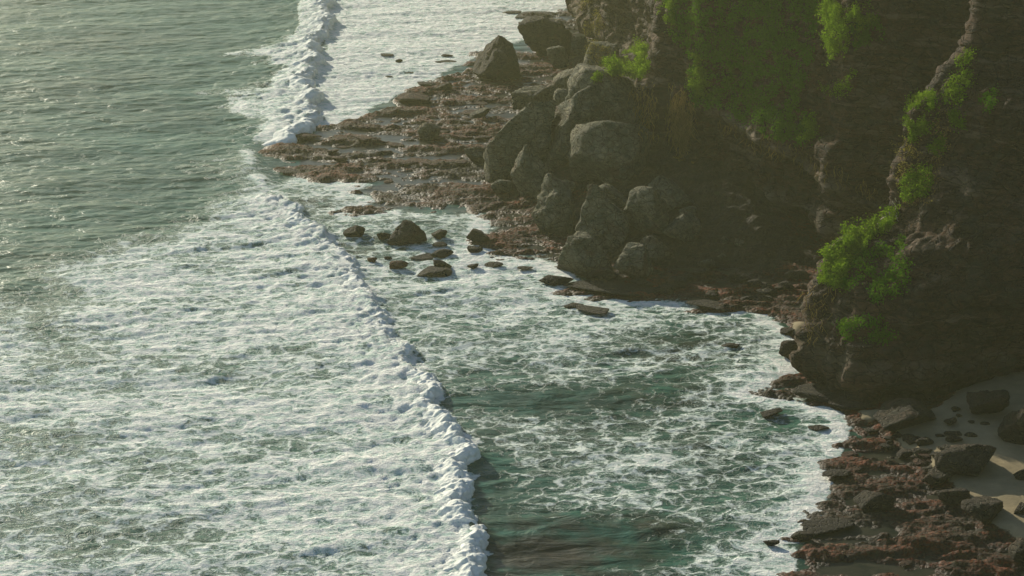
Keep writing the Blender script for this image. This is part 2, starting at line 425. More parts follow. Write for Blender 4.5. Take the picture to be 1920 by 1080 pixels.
F_FEATH = [[(408, 186), (520, 168), (560, 150), (600, 200), (580, 235), (515, 262), (440, 215)], [(440, 96), (520, 80), (580, 60), (600, 110), (560, 145), (500, 120)]]
F_LACE = [(500, 350), (560, 330), (700, 345), (760, 400), (900, 400), (1070, 500), (1440, 585), (1500, 640), (1500, 720), (1600, 790), (1560, 920), (1480, 1100), (1480, 1500),
          (900, 1500), (880, 1000), (860, 830), (700, 560)]
BLOBS = [  # px, py, rx, ry, amount: patches of thicker or thinner foam
    (940, 750, 120, 34, -0.30), (1130, 745, 150, 36, -0.30), (920, 900, 55, 90, -0.36), (1000, 1035, 190, 75, -0.52), (1190, 1020, 130, 50, -0.24), (1290, 640, 60, 14, -0.4),
    (1130, 500, 300, 30, 0.30), (900, 560, 200, 40, 0.12), (1000, 600, 200, 50, 0.10), (1470, 680, 90, 70, 0.12), (1560, 800, 50, 40, 0.20), (1530, 930, 50, 90, 0.30), (1350, 620, 130, 35, 0.06),
    (1430, 1050, 100, 50, 0.12), (1400, 900, 120, 90, 0.04), (620, 345, 90, 14, 0.25), (760, 360, 60, 20, 0.2), (900, 480, 90, 40, 0.35),
    (150, 990, 240, 60, -0.15), (650, 700, 80, 40, -0.22), (120, 700, 130, 60, -0.10), (560, 660, 50, 20, -0.3), (420, 860, 120, 25, -0.12), (20, 560, 110, 60, -0.42), (260, 560, 120, 40, 0.12),
    (600, 560, 110, 120, 0.15), (330, 1000, 140, 30, -0.22), (60, 830, 80, 30, -0.2), (760, 900, 100, 160, 0.08)]
def sea_fields(x, y):
    px, py = prj(x, y)
    def soft(poly, w):
        return sst(-w, w, sdf(poly, px, py * 1.0))
    nz = fbm(x * 0.05, y * 0.05, 1.7, 4) * 34; nz2 = fbm(x * 0.16, y * 0.16, 4.7, 4) * 30
    q = lambda poly, w: sst(-w, w, sdf(poly, px + nz + nz2, py + (nz - nz2) * 0.4))
    d1 = q(F_DENSE, 30) * (0.68 + 0.16 * fbm(x * 0.035, y * 0.09, 12.0, 3))
    d2 = q(F_TOP, 8) * 0.92
    d3 = np.maximum(q(F_FEATH[0], 16), q(F_FEATH[1], 16)) * 0.84
    d4 = soft(F_LACE, 10) * 0.45
    f = np.maximum(np.maximum(d1, d2), np.maximum(d3, d4))
    loc = sst(0.05, 0.3, f)
    for bx, by, rx, ry, a in BLOBS:
        f = f + a * loc * np.exp(-(((px - bx) / rx) ** 2 + ((py - by) / ry) ** 2))
    # a few torn streaks round the small wave
    f = f + 0.38 * np.exp(-(((px - 470) / 55) ** 2 + ((py - 330) / 42) ** 2)) + 0.12 * np.exp(-(((px - 390) / 90) ** 2 + ((py - 360) / 40) ** 2))
    f = f + 0.22 * np.exp(-(((px - 470) / 80) ** 2 + ((py - 255) / 16) ** 2))
    return np.clip(f, 0, 1), px, py
CT, ST = math.cos(R(12)), math.sin(R(12))
def sea_h(x, y):
    f, px, py = sea_fields(x, y)
    s = sdf(LANDW, x, y)
    amp = sst(2.0, -6.0, s)
    u = x * CT + y * ST; v = -x * ST + y * CT
    rl = 1 + 0.15 * sst(0.4, 0.7, f)
    sw = 0.10 * np.sin(v * 0.42 + 2 * fbm(x * 0.03, y * 0.03, 1, 2)) + 0.22 * fbm(u * 0.07, v * 0.22, 2.0, 3) + 0.16 * fbm(u * 0.25, v * 0.7, 4.0, 4)
    ch = 0.055 * ridge(x * 0.5, y * 0.65, 6.0, 4) + 0.06 * fbm(x * 1.3, y * 1.3, 1.0, 3)
    h = (sw * 0.9 * rl + ch * (0.25 + f)) * amp
    # bores: a step of water behind each crest
    for C, top, tail, sd0 in ((CREST1, 0.50, 18.0, 3.1), (CREST2, 1.2, 9.0, 11.7), (CREST3, 0.8, 5.0, None)):
        d, side, arc = dline(C, x, y)
        if sd0 is not None:
            ds = d * side + 1.7 * fbm(arc * 0.14, sd0 + 3.0, 0.2, 5, g=0.6); d = np.abs(ds); side = np.sign(ds)
        back = side > 0
        L = arc / max(arc.max(), 1)
        end = sst(0, 6, arc) * sst(0, 8, arc.max() - arc)
        prof = np.where(back, top * np.exp(-(d / tail) ** 1.3), top * np.exp(-(d / (1.1 if sd0 is not None else 2.2)) ** 2)) * end
        if sd0 is not None:
            pfq = 0.8 if top < 1.15 else 0.5
            m_ = d < 14; pu = np.zeros_like(x); pu[m_] = 1 - 1.3 * cell(x[m_] * pfq, y[m_] * pfq, x[m_] * 0.1) ** 2 + 0.5 * (1 - 1.3 * cell(x[m_] * pfq * 2, y[m_] * pfq * 2, y[m_] * 0.1) ** 2)
            h = h + np.where(back, 1, 0.0) * end * (0.50 if top < 1.15 else 0.7) * pu * np.exp(-d / 5.5)
        h = h + prof * (0.8 + 0.35 * fbm(x * 0.15, y * 0.15, 7.7, 2)) * amp.clip(0.25, 1)
    sh = np.zeros_like(x)
    for bx, by, rx, ry, a in ((600, 380, 80, 26, 0.8), (700, 470, 70, 30, 0.75), (1020, 1040, 280, 100, 1.0), (1240, 740, 180, 45, 0.7), (1200, 990, 160, 50, .8), (650, 320, 90, 30, 0.6),
                              (1300, 660, 200, 55, 0.75), (1080, 800, 260, 120, 0.55), (830, 400, 120, 25, 0.7), (1330, 850, 150, 90, .55), (930, 940, 70, 60, .5)):
        sh = np.maximum(sh, a * np.exp(-(((px - bx) / rx) ** 2 + ((py - by) / ry) ** 2)))
    sh = np.maximum(sh, 0.5 * sst(-5, 0, s) + 0.45 * sst(0.3, 2.0, s))
    dc3 = dline(CREST3, x, y); f = np.maximum(f, (0.70 + 0.5 * pn(x * 0.3, y * 0.3, 9.0)) * np.exp(-(dc3[0] / 1.5) ** 2) * sst(0, 6, dc3[2])); f = np.maximum(f, 0.40 * np.exp(-dc3[0] / 6.0) * (dc3[1] > 0) * sst(0, 4, dc3[2]))
    dc1 = dline(CREST1, x, y); dc2 = dline(CREST2, x, y)
    for dd_, kk in ((dc1, 9.0), (dc2, 5.0)):
        f = np.maximum(f, sst(0, 4, dd_[2].max() - dd_[2]) * np.where((dd_[1] > 0) | (dd_[0] < 0.9 + 1.4 * pn(x * 0.5, y * 0.5, 2.0)), 1, 0) * sst(0, 6, dd_[2]) * (0.98 - 0.3 * dd_[0] / kk) * (dd_[0] < kk))
    # foam fringes where water meets the reef, calm clear pools inside it
    fr = np.exp(-(((s + 0.5 + 0.8 * pn(x * 0.3, y * 0.3, 5.0)) / 1.3) ** 2)) * 0.42 * sst(0.1, 0.4, f)
    f2 = np.where(s > 0.6, f * 0.5 * np.exp(-(s - 0.6) / 3.0), f) + fr
    return h, np.clip(f2, 0, 1), sh, 0.12 + 0.88 * sst(3.0, -3.0, s)
sx_ = axis([(-6000, -1000, 500), (-1000, -300, 50), (-300, -122, 4), (-122, 58, 0.31), (58, 120, 3), (120, 700, 40)])
sy_ = axis([(-700, 0, 70), (0, 136, 4), (136, 250, 0.34), (250, 345, 0.46), (345, 425, 0.66), (425, 520, 3), (520, 1200, 40), (1200, 9000, 500)])
X, Y = np.meshgrid(sx_, sy_, indexing='ij'); xf, yf = X.ravel(), Y.ravel()
h, f, sh, ch = sea_h(xf, yf)
sea = mesh_np('sea', np.stack([xf, yf, h], 1), gridfaces(len(sx_), len(sy_)), M_WATER, attrs={'foam': f, 'shallow': sh, 'chop': ch})
struct(sea)

# bores: a rolled bolster of white water along each crest, lumpy like cauliflower
def smooth_line(P, n, it=3):
    P = np.asarray(P, float)
    for _ in range(it):
        Q = np.empty((2 * len(P) - 2, 2)); Q[0::2] = 0.75 * P[:-1] + 0.25 * P[1:]; Q[1::2] = 0.25 * P[:-1] + 0.75 * P[1:]
        P = np.vstack([P[:1], Q, P[-1:]])
    d = np.r_[0, np.cumsum(np.hypot(*np.diff(P, axis=0).T))]
    t = np.linspace(0, d[-1], n); return np.stack([np.interp(t, d, P[:, 0]), np.interp(t, d, P[:, 1])], 1), t
def bore(name, line, hgt, wid, seed, thin=None, du=0.11, pf=0.72):
    L = np.hypot(*np.diff(np.asarray(line), axis=0).T).sum()
    n = int(L / du); C, arc = smooth_line(line, n)
    T = np.gradient(C, axis=0); T /= np.linalg.norm(T, axis=1)[:, None]
    N = np.stack([T[:, 1], -T[:, 0]], 1)                       # to the shore side
    if N[:, 0].mean() < 0: N = -N
    m = 60
    a = np.linspace(0, 1, m)
    cx = np.interp(a, [0, .35, .6, .8, .92, 1], [-2.9, -1.5, -0.3, 0.42, 0.62, 0.55]) * wid
    cz = np.interp(a, [0, .35, .6, .8, .92, 1], [-0.30, 0.50, 0.95, 0.72, 0.2, -0.5]) * hgt
    k = 1 + 0.55 * fbm(arc * 0.16, seed, 0.5, 3); k = k * sst(0, 6, arc) * sst(0, 4, arc[-1] - arc)
    if thin is not None: k = k * thin(arc / arc[-1])
    wob = 1.7 * fbm(arc * 0.14, seed + 3.0, 0.2, 5, g=0.6)
    k_ = k[:, None]
    px = C[:, 0, None] + N[:, 0, None] * (cx[None] * (0.6 + 0.4 * k_) + wob[:, None])
    py = C[:, 1, None] + N[:, 1, None] * (cx[None] * (0.6 + 0.4 * k_) + wob[:, None])
    pz = cz[None] * k_ + 0.15 * np.clip(k_ * 3, 0, 1) - 0.25 * np.clip(1 - k_ * 4, 0, 1)
    nx = np.cos(np.interp(a, [0, .5, 1], [R(130), R(80), R(-10)])); nz = np.sin(np.interp(a, [0, .5, 1], [R(130), R(80), R(-10)]))
    def bil(fr, o):
        tot = 0; am = 1
        for i in range(o):
            tot = tot + am * (1 - 1.15 * cell(px * fr, py * fr, pz * fr + seed + 7 * i) ** 2); fr *= 2.05; am *= 0.5
        return tot - 0.75
    d = 0.50 * (bil(pf, 3) + 0.6 * fbm(px * 0.25, py * 0.25, seed, 2)) * (0.3 + 0.7 * k_) * hgt ** 0.8
    w = np.interp(a, [0, .25, .6, 1], [0.2, 0.4, 0.85, 0.9])[None]
    px = px + N[:, 0, None] * nx[None] * d * w; py = py + N[:, 1, None] * nx[None] * d * w; pz = pz + nz[None] * d * w
    o = mesh_np(name, np.stack([px.ravel(), py.ravel(), pz.ravel()], 1), gridfaces(n, m), M_BORE)
    return struct(o)
bore('breaking_wave', CREST1, 0.80, 0.95, 3.1, lambda t: 0.85 + 0.35 * sst(0.45, 0.8, t), 0.11, 0.95)
bore('breaking_wave', CREST2, 1.5, 1.6, 11.7, lambda t: 1.0 - 0.25 * sst(0.75, 1.0, t), 0.16, 0.55)

# ------------------------------------------------------------------ cliffs
def loft(name, zs, pts, u_step, z_step, amp, seed, tops):
    """zs[k]: height, pts[k]: plan points at that height"""
    pts = np.asarray(pts, float); K, n, _ = pts.shape
    L = np.r_[0, np.cumsum(np.hypot(*np.diff(pts[1], axis=0).T))]
    nu = int(L[-1] / u_step); U = np.linspace(0, L[-1], nu)
    zz = axis([(zs[0], zs[-1], z_step)]); nz = len(zz)
    lev = np.zeros((K, nu, 2))
    for k in range(K):
        for c in (0, 1): lev[k, :, c] = np.interp(U, L, pts[k, :, c])
    G = np.zeros((nu, nz, 3))
    for c in (0, 1):
        for i in range(nu): G[i, :, c] = np.interp(zz, zs, lev[:, i, c])
    G[:, :, 2] = zz[None]
    ker = np.array([1, 2, 3, 2, 1.]) / 9
    for c in (0, 1):
        for i in range(nz): G[2:-2, i, c] = np.convolve(G[:, i, c], ker, 'valid')
    def nrm(G):
        a = np.gradient(G, axis=0); b = np.gradient(G, axis=1); n_ = np.cross(a, b); n_ /= np.linalg.norm(n_, axis=2)[..., None] + 1e-9; return n_
    N = nrm(G)
    Nh = N.copy(); 
    x, y, z = G[..., 0], G[..., 1], G[..., 2]
    tz = z + 0.10 * (x * 0.6 - y * 0.4)
    # big buttresses, hollows, tilted beds, blocky joints
    d = amp * (1.5 * fbm(x * 0.10 + seed, y * 0.10, z * 0.055, 3) + 0.9 * ridge(x * 0.22, y * 0.22 + seed, z * 0.12, 4) * 0.6
               + 0.45 * fbm(x * 0.12, y * 0.12, tz * 0.75, 4) + 0.35 * ridge(x * 0.6, y * 0.6, tz * 0.9 + seed, 4))
    bed = tz * 0.55 + 0.8 * pn(x * 0.08, y * 0.08, seed); fr = bed - np.floor(bed)
    d = d + amp * 0.35 * (sst(0.0, 0.25, fr) - 0.8 * fr)
    G = G + Nh * (d * 1.0)[..., None]
    # broken rock: blocks standing proud or fallen out between joints
    jx = cell(x * 0.33 + seed, y * 0.33, tz * 0.42); jy = cell(x * 0.9, y * 0.9 + seed, tz * 1.3)
    G = G + Nh * (amp * (0.9 * (0.5 - jx) + 0.42 * (0.5 - jy)))[..., None]
    if tops:
        back = G[:, -1:, :] + np.array([tops[0], tops[1], 4.0]); G = np.concatenate([G, back], 1); nz += 1
    zl_ = 14.0 - (G[..., 0] - 27) * 0.34 + 0.5 * pn(G[..., 0] * 0.3, G[..., 1] * 0.3, 3.0)
    lg = np.exp(-((G[..., 2] - zl_) / 0.75) ** 2) * sst(26, 29, G[..., 0]) * sst(270, 262, G[..., 1]) * (1 if seed < 10 else 0)
    lg2 = np.exp(-((G[..., 2] - 4.3) / 0.7) ** 2) * (0.8 if seed < 10 else 0.45)
    G[..., 1] -= 1.1 * lg; G[..., 0] -= 0.7 * lg
    pale = np.clip((lg + lg2) * (0.55 + 0.9 * fbm(G[..., 0] * 0.35, G[..., 1] * 0.35, G[..., 2] * 0.6, 3)), 0, 1)
    co = G.reshape(-1, 3)
    return struct(mesh_np(name, co, gridfaces(nu, nz), M_CLIFF, attrs={'pale': pale}))
base = [(70, 620), (50, 520), (26, 450), (14.5, 400), (13.2, 376), (15.0, 356), (18, 342), (25, 326), (31, 306), (29, 290), (21.5, 275), (20.4, 266.5), (23.8, 262.5), (25.2, 257.6),
        (28.0, 256.6), (33, 249.6), (38, 242.4), (39.6, 240.2), (41.0, 232.6), (45, 230.8), (52, 228), (61, 222), (76, 210)]
B = np.array(base, float)
Tn = np.gradient(B, axis=0); Tn /= np.linalg.norm(Tn, axis=1)[:, None]; NO = np.stack([Tn[:, 1], -Tn[:, 0]], 1)
if (NO[13] @ np.array([-.5, -.8])) < 0: NO = -NO
zl = [-3, 0.8, 2.6, 3.8, 6.2, 9.0, 12.0, 13.2, 15.0, 22, 30, 42, 58]
pf = [-2.8, -2.6, -1.4, 1.2, -0.4, -0.2, 0.9, 1.1, -0.9, -1.2, -1.6, -2.6, -6]
lv = [B + NO * o for o in pf]
# the recess where the far cliff turns keeps a softer foot
loft('sea_cliff', zl, lv, 0.30, 0.28, 0.95, 2.3, (60, 30))

zl2 = [-3, 0.8, 2.0, 3.2, 6.5, 10.5, 15, 21, 26, 31, 37, 58]
cor = [(32.2, 191.5), (32.0, 191.2), (31.2, 190.3), (30.4, 189.2), (32.1, 192), (34.8, 196), (42.0, 203), (43.5, 206), (45.4, 207), (52.2, 212), (53.5, 213), (58, 217)]
fr = np.array([(36.2, 184.2), (45.5, 187), (55, 191.5), (68, 190), (92, 165), (108, 110), (118, 40)], float)
lv2 = []
lean = [0.8, 0.8, 0.3, -1.4, 0.6, 3.5, 9.0, 11.5, 13.0, 17.0, 18.5, 22]
for k, z in enumerate(zl2):
    c = np.array(cor[k]); q = [(110, 262), (84, 244), tuple(c + (19, 20)), tuple(c + (8.5, 8)), tuple(c + (2.6, 1.8)), tuple(c)]
    f_ = fr.copy(); wz = min(max((z - 3) / 16, 0), 1) if z > 3 else 0
    for j, off in enumerate([(6, -3.5), (14.0, -8.0), (24, -11), (36, -14)]):
        f_[j] = f_[j] * (1 - wz) + (c + np.array(off)) * wz
    if z == 3.2: f_[:, 1] -= 1.4
    lv2.append(q + [tuple(p) for p in f_])
loft('sea_cliff_headland', zl2, lv2, 0.26, 0.25, 0.95, 21.3, (70, 40))

# ------------------------------------------------------------------ boulders
def ico(sub):
    bm = bmesh.new(); bmesh.ops.create_icosphere(bm, subdivisions=sub, radius=1)
    v = np.array([p.co[:] for p in bm.verts]); f = np.array([[q.index for q in p.verts] for p in bm.faces]); bm.free()
    return v, f
ICO = {3: ico(3), 4: ico(4), 5: ico(5)}
def rock(name, x, y, z, w, d, hh, seed, mat, sub=4, facets=11, sink=0.22, lean=0.0, peak=None, rot=None, rough=1.0, soft=70):
    r = np.random.RandomState(seed)
    V, F = ICO[sub]
    n = r.normal(size=(facets, 3)); n /= np.linalg.norm(n, axis=1)[:, None]
    hs = r.uniform(0.42, 0.90, facets)
    dn = np.clip(V @ n.T, 1e-3, None); rad = hs[None] / dn
    rad = np.minimum(rad, 1.35)
    rad = -np.log(np.exp(-soft * rad).sum(1) / 1.0 + np.exp(-soft * 1.25)) / soft
    rad = np.clip(rad, 0.35, 1.3)
    P = V * rad[:, None]
    P = P / np.array([np.ptp(P[:, 0]), np.ptp(P[:, 1]), np.ptp(P[:, 2])])
    P[:, 2] -= P[:, 2].min(); P[:, :2] -= (P[:, :2].max(0) + P[:, :2].min(0)) / 2
    P = P * np.array([w, d, hh * (1 + sink)])
    t = P[:, 2] / (hh * (1 + sink))
    if peak:                                   # (x offset as share of width, strength): draws the top to a point
        P[:, 0] = P[:, 0] * (1 - peak[1] * t) + peak[0] * w * t; P[:, 1] *= (1 - peak[1] * 0.8 * t)
    P[:, 0] += lean * t * w
    a = r.uniform(-0.35, 0.35) if rot is None else rot
    P[:, :2] = P[:, :2] @ np.array([[math.cos(a), math.sin(a)], [-math.sin(a), math.cos(a)]])
    s = max(0.25, min(w, hh)); N = V
    q = P / s * 1.6 + seed * 3.1
    dd = s * 0.050 * rough * (0.8 * fbm(q[:, 0], q[:, 1], q[:, 2], 4) + 0.9 * ridge(q[:, 0] * 1.5, q[:, 1] * 1.5, q[:, 2] * 2.2, 5) + 0.7 * (0.5 - cell(q[:, 0] * 0.9, q[:, 1] * 0.9, q[:, 2] * 1.2)) - 0.5)
    P = P + N * dd[:, None]
    P[:, 2] -= hh * sink
    o = mesh_np(name, P, F, mat)
    o.location = (x, y, z)
    return o
def put(name, px, py, w, hpx, label, cat, seed, mat, group=None, z=None, dep=0.85, **kw):
    """px,py: middle of the foot in the photograph, w/hpx: size there in pixels"""
    if z is None: x, y, z = ground_pt(px, py)
    else:
        x, y = unp(px, py, z); x, y = float(x), float(y)
    D = y * cp + (CAM_Z - z) * sp; m = D / FPX
    wm = w * m; ang = math.atan2(CAM_Z - z, y)
    dm = wm * dep
    dm = max(dm, 0.2)
    hm = max(hpx * m / math.cos(ang) - 0.30 * dm * math.sin(ang) / math.cos(ang), 0.3 * hpx * m)
    o = rock(name, x, y + dm * 0.35, z, wm, dm, hm, seed, mat, **kw)
    tag(o, label, cat, group); return o

BG = 'fallen boulders at the cliff foot'; RG = 'dark rocks standing in the surf'
boul = [  # px, py(base), width, height, label, seed, kwargs
 (926, 154, 126, 84, 'dark pyramid shaped boulder standing alone at the far edge of the reef', 3, dict(peak=(0.08, 0.6), facets=9)),
 (1030, 104, 104, 74, 'dark block with a flat top beside the far surf, behind the pyramid boulder', 14, dict(facets=7)),
 (1047, 130, 48, 44, 'hazy upright boulder with a narrow top in front of the flat topped block', 5, dict(peak=(-0.1, 0.35))),
 (1070, 176, 62, 46, 'pale squarish boulder with a lit white streak on its left corner', 26, dict(facets=8)),
 (995, 208, 62, 42, 'low rounded boulder on the red reef, upper left of the largest boulders', 7, dict(facets=14)),
 (1128, 135, 70, 52, 'rounded hazy boulder leaning on the far cliff', 8, dict(facets=13)),
 (1108, 165, 34, 30, 'small boulder squeezed beside the pale squarish boulder', 9, dict()),
 (962, 336, 112, 132, 'tall olive boulder with a slanting lit left shoulder beside the reef', 10, dict(facets=8, lean=0.16, dep=0.8)),
 (1062, 312, 124, 126, 'largest angular boulder with a streaked sloping slab side', 33, dict(facets=7, lean=0.15, dep=0.8)),
 (1000, 372, 88, 84, 'dark domed boulder wedged in front of the two tallest boulders', 12, dict(facets=9, peak=(0.05, 0.3))),
 (1150, 262, 150, 118, 'massive dark overhanging boulder under the bright green creeper', 13, dict(facets=8)),
 (1148, 345, 140, 108, 'broad smooth grey green boulder in the middle of the boulder pile', 24, dict(facets=9)),
 (1040, 438, 82, 92, 'pale green triangular boulder with a lit lower left edge beside the reef', 15, dict(facets=8, peak=(-0.05, 0.38))),
 (1062, 372, 40, 34, 'small rounded boulder peeping above the pale green triangular boulder', 16, dict()),
 (1136, 458, 96, 94, 'two sided boulder with a lit ridge down its middle', 17, dict(facets=7, peak=(-0.05, 0.35))),
 (1212, 448, 80, 88, 'smooth tall boulder right of the boulder with the lit ridge', 18, dict(facets=10, peak=(0.0, 0.2))),
 (1150, 388, 58, 42, 'small wedge boulder above the boulder with the lit ridge', 19, dict()),
 (1102, 520, 112, 78, 'big dark boulder at the waterline with a thin lit left rim', 20, dict(facets=9, peak=(-0.12, 0.3))),
 (1188, 524, 76, 60, 'low dark boulder beside the little channel of white water', 21, dict(facets=10)),
 (1232, 490, 62, 48, 'pale topped boulder pointing up right of the channel boulders', 22, dict(facets=8)),
 (1130, 526, 60, 28, 'black wet rock lowest of the pile, next to the surf', 23, dict(facets=12)),
 (1280, 455, 80, 50, 'low shaded boulder against the foot of the main cliff', 41, dict()),
 (1255, 395, 90, 60, 'shaded rounded boulder under the dry hanging vines', 42, dict()),
 (805, 264, 42, 32, 'dark block standing by itself in the middle of the red reef', 25, dict(facets=7)),
 (893, 306, 46, 30, 'small olive boulder on the reef against the tall olive boulder', 27, dict()),
 (900, 222, 40, 18, 'low dark boulder on the reef left of the rounded boulder', 28, dict()),
 (1212, 232, 80, 70, 'shaded block between the dark overhanging boulder and the cliff corner', 43, dict(facets=8)),
 (1030, 190, 50, 30, 'low shaded boulder between the rounded and the squarish boulder', 44, dict()),
 (1090, 100, 40, 32, 'hazy boulder where the far cliff meets the flat topped block', 45, dict()),
 (940, 362, 40, 26, 'small wet boulder at the foot of the tall olive boulder', 46, dict()),
 # lower right beach
 (1706, 806, 122, 56, 'broad dark boulder at the foot of the headland where the sand begins', 50, dict(facets=10)),
 (1856, 786, 80, 58, 'dark boulder narrowing to its foot on the shaded sand', 51, dict(facets=8)),
 (1925, 838, 92, 92, 'large rounded boulder cut by the right edge on the sand', 52, dict(facets=10)),
 (1812, 894, 116, 70, 'biggest double humped boulder on the beach sand', 53, dict(facets=9)),
 (1762, 912, 62, 34, 'reddish boulder between the reef and the biggest beach boulder', 54, dict()),
 (1850, 984, 86, 56, 'square cut dark boulder beside the sunlit strip of sand', 55, dict(facets=6, lean=0.05)),
 (1792, 945, 66, 34, 'low dark boulder left of the square cut boulder', 56, dict()),
 (1645, 958, 74, 42, 'dark hump of rock rising from the red reef', 57, dict(facets=12)),
 (1918, 900, 34, 22, 'small dark rock on the shaded sand at the right edge', 58, dict()),
 (1916, 965, 26, 24, 'small rock at the right edge beside the sunlit sand', 59, dict()),
 (1925, 1060, 50, 62, 'lit olive boulder in the lower right corner', 60, dict()),
 (1600, 770, 90, 24, 'low dark rock under the notch of the headland', 61, dict()),
 (1545, 752, 110, 24, 'flat dark spit of rock running out from the headland into foam', 62, dict(facets=14)),
 (1480, 668, 40, 34, 'small dark rock at the water edge below the patch of wet sand', 63, dict()),
 (1480, 628, 34, 14, 'low brown rock lying on the small patch of wet sand', 64, dict()),
]
for i, (px, py, w, hp, lab, sd_, kw) in enumerate(boul):
    hp *= 0.86 if i >= 30 else 1.0
    mt = M_BOULDER if i < 30 and i not in (0, 1, 20) else M_DARK  # first two take the dark rock as painted silhouette shade
    kw = dict(kw); kw.setdefault('sub', 5 if w > 75 else 4)
    if 7 <= i <= 15 and w > 70: w *= 1.12; hp *= 1.15; kw['sink'] = 0.35
    put('boulder', px, py, w, hp, lab, 'boulder', sd_, mt, BG if i < 30 else 'boulders on and beside the beach', **kw)
surf = [
 (664, 446, 46, 26, 'single dark rock nearest the breaking wave, apart from the others', 71, dict(facets=8)),
 (765, 458, 92, 52, 'largest peaked rock standing in the surf', 72, dict(facets=8, peak=(-0.1, 0.5), rough=1.6)),
 (722, 448, 34, 18, 'low rock touching the left side of the peaked rock', 73, dict()),
 (828, 449, 44, 22, 'rock just right of the largest peaked rock', 74, dict(peak=(-0.1, .4))),
 (897, 455, 44, 30, 'wedge shaped rock with its high end left, against the reef edge', 75, dict(lean=-0.1, facets=7)),
 (890, 474, 34, 15, 'low rock just below the wedge shaped rock', 76, dict()),
 (828, 484, 50, 19, 'smooth dark dome shaped rock above the longest flat rock', 77, dict(facets=14)),
 (790, 487, 52, 9, 'thin flat rock left of the smooth dome shaped rock', 78, dict()),
 (829, 505, 36, 22, 'brown rock with a tail right behind the longest flat rock', 79, dict()),
 (812, 518, 74, 17, 'longest flat rock, nearest the camera of the surf rocks', 80, dict(facets=13)),
 (748, 505, 36, 20, 'reddish brown rock washed by foam', 81, dict()),
 (698, 494, 20, 13, 'small red rock closest to the breaking wave below the lone rock', 82, dict()),
 (727, 488, 17, 8, 'tiny dark rock between the two red rocks', 83, dict()),
 (824, 463, 30, 11, 'low brown rock under the rock right of the peaked one', 84, dict()),
 (887, 504, 24, 11, 'small brown rock in the foam right of the brown tailed rock', 85, dict()),
 (926, 501, 38, 10, 'narrow dark rock awash just off the reef point', 86, dict()),
 (984, 507, 32, 8, 'thin rock awash along the blue shaded foam', 87, dict()),
 (1042, 537, 66, 26, 'long black rock alone in white foam before the boulder pile', 88, dict(facets=12)),
 (988, 548, 20, 6, 'tiny rock awash left below the long black rock', 89, dict()),
 (1075, 577, 42, 9, 'thin dark rock awash below the reef ledge', 90, dict()),
 (1110, 590, 70, 14, 'flat brown rock swept by foam, lowest under the ledge', 91, dict()),
 (1150, 556, 190, 22, 'long flat ledge of dark rock edging the cove', 92, dict(facets=14, dep=0.6)),
 (1330, 580, 90, 14, 'flat dark ledge with spray breaking on it in the cove', 93, dict(dep=.6)),
 (1450, 782, 46, 16, 'small dark rock alone in foam left of the headland spit', 94, dict()),
 (1536, 808, 42, 11, 'low rock in foam just under the spit of the headland', 95, dict()),
 (1370, 652, 38, 9, 'brown rock barely breaking the foam in the cove', 96, dict()),
 (1447, 1026, 32, 16, 'small black rock in foam off the near reef', 97, dict()),
 (1505, 1018, 50, 30, 'black knob of rock at the tip of the near reef', 98, dict()),
 (1555, 1000, 110, 22, 'dark ledge jutting from the near reef into foam', 99, dict()),
 (1570, 895, 60, 16, 'pointed dark ledge halfway down the near reef edge', 100, dict()),
 (724, 106, 32, 6, 'thin rock awash furthest left in the far white water', 101, dict()),
 (748, 117, 15, 8, 'tiny rock in the far white water below the thin one', 102, dict()),
 (838, 106, 24, 5, 'sliver of rock awash in far foam near the pyramid boulder', 103, dict()),
 (766, 138, 40, 5, 'thin ledge awash in the far foam, middle of three', 104, dict()),
 (730, 145, 16, 4, 'tiny ledge left end of the far foam ledges', 105, dict()),
 (836, 119, 40, 6, 'low rock awash by the point of the reef, far foam', 106, dict()),
 (770, 196, 86, 24, 'round flat reef slab with red top jutting into the far foam', 107, dict(facets=16)),
 (828, 172, 42, 20, 'small humped rock right behind the round flat slab', 108, dict()),
 (800, 162, 40, 9, 'dark slab awash left behind the humped rock', 109, dict()),
 (1000, 32, 90, 8, 'long thin ledge awash near the top of the picture', 110, dict()),
 (960, 25, 40, 5, 'thin dark ledge awash, top of the far foam', 111, dict()),
 (545, 326, 50, 8, 'flat dark finger of reef nearest the small wave', 112, dict()),
 (560, 262, 90, 15, 'brown reef slab where the upper breaking wave ends', 113, dict()),
]
for px, py, w, hp, lab, sd_, kw in surf:
    mt = M_REDROCK if sd_ in (81, 82, 107, 113) else M_DARK
    kw = dict(kw); kw.setdefault('dep', 0.7); kw.setdefault('sub', 4 if w > 25 else 3)
    put('rock', px, py, w * 0.95, hp * 0.78, lab, 'rock', sd_, mt, RG, **kw)

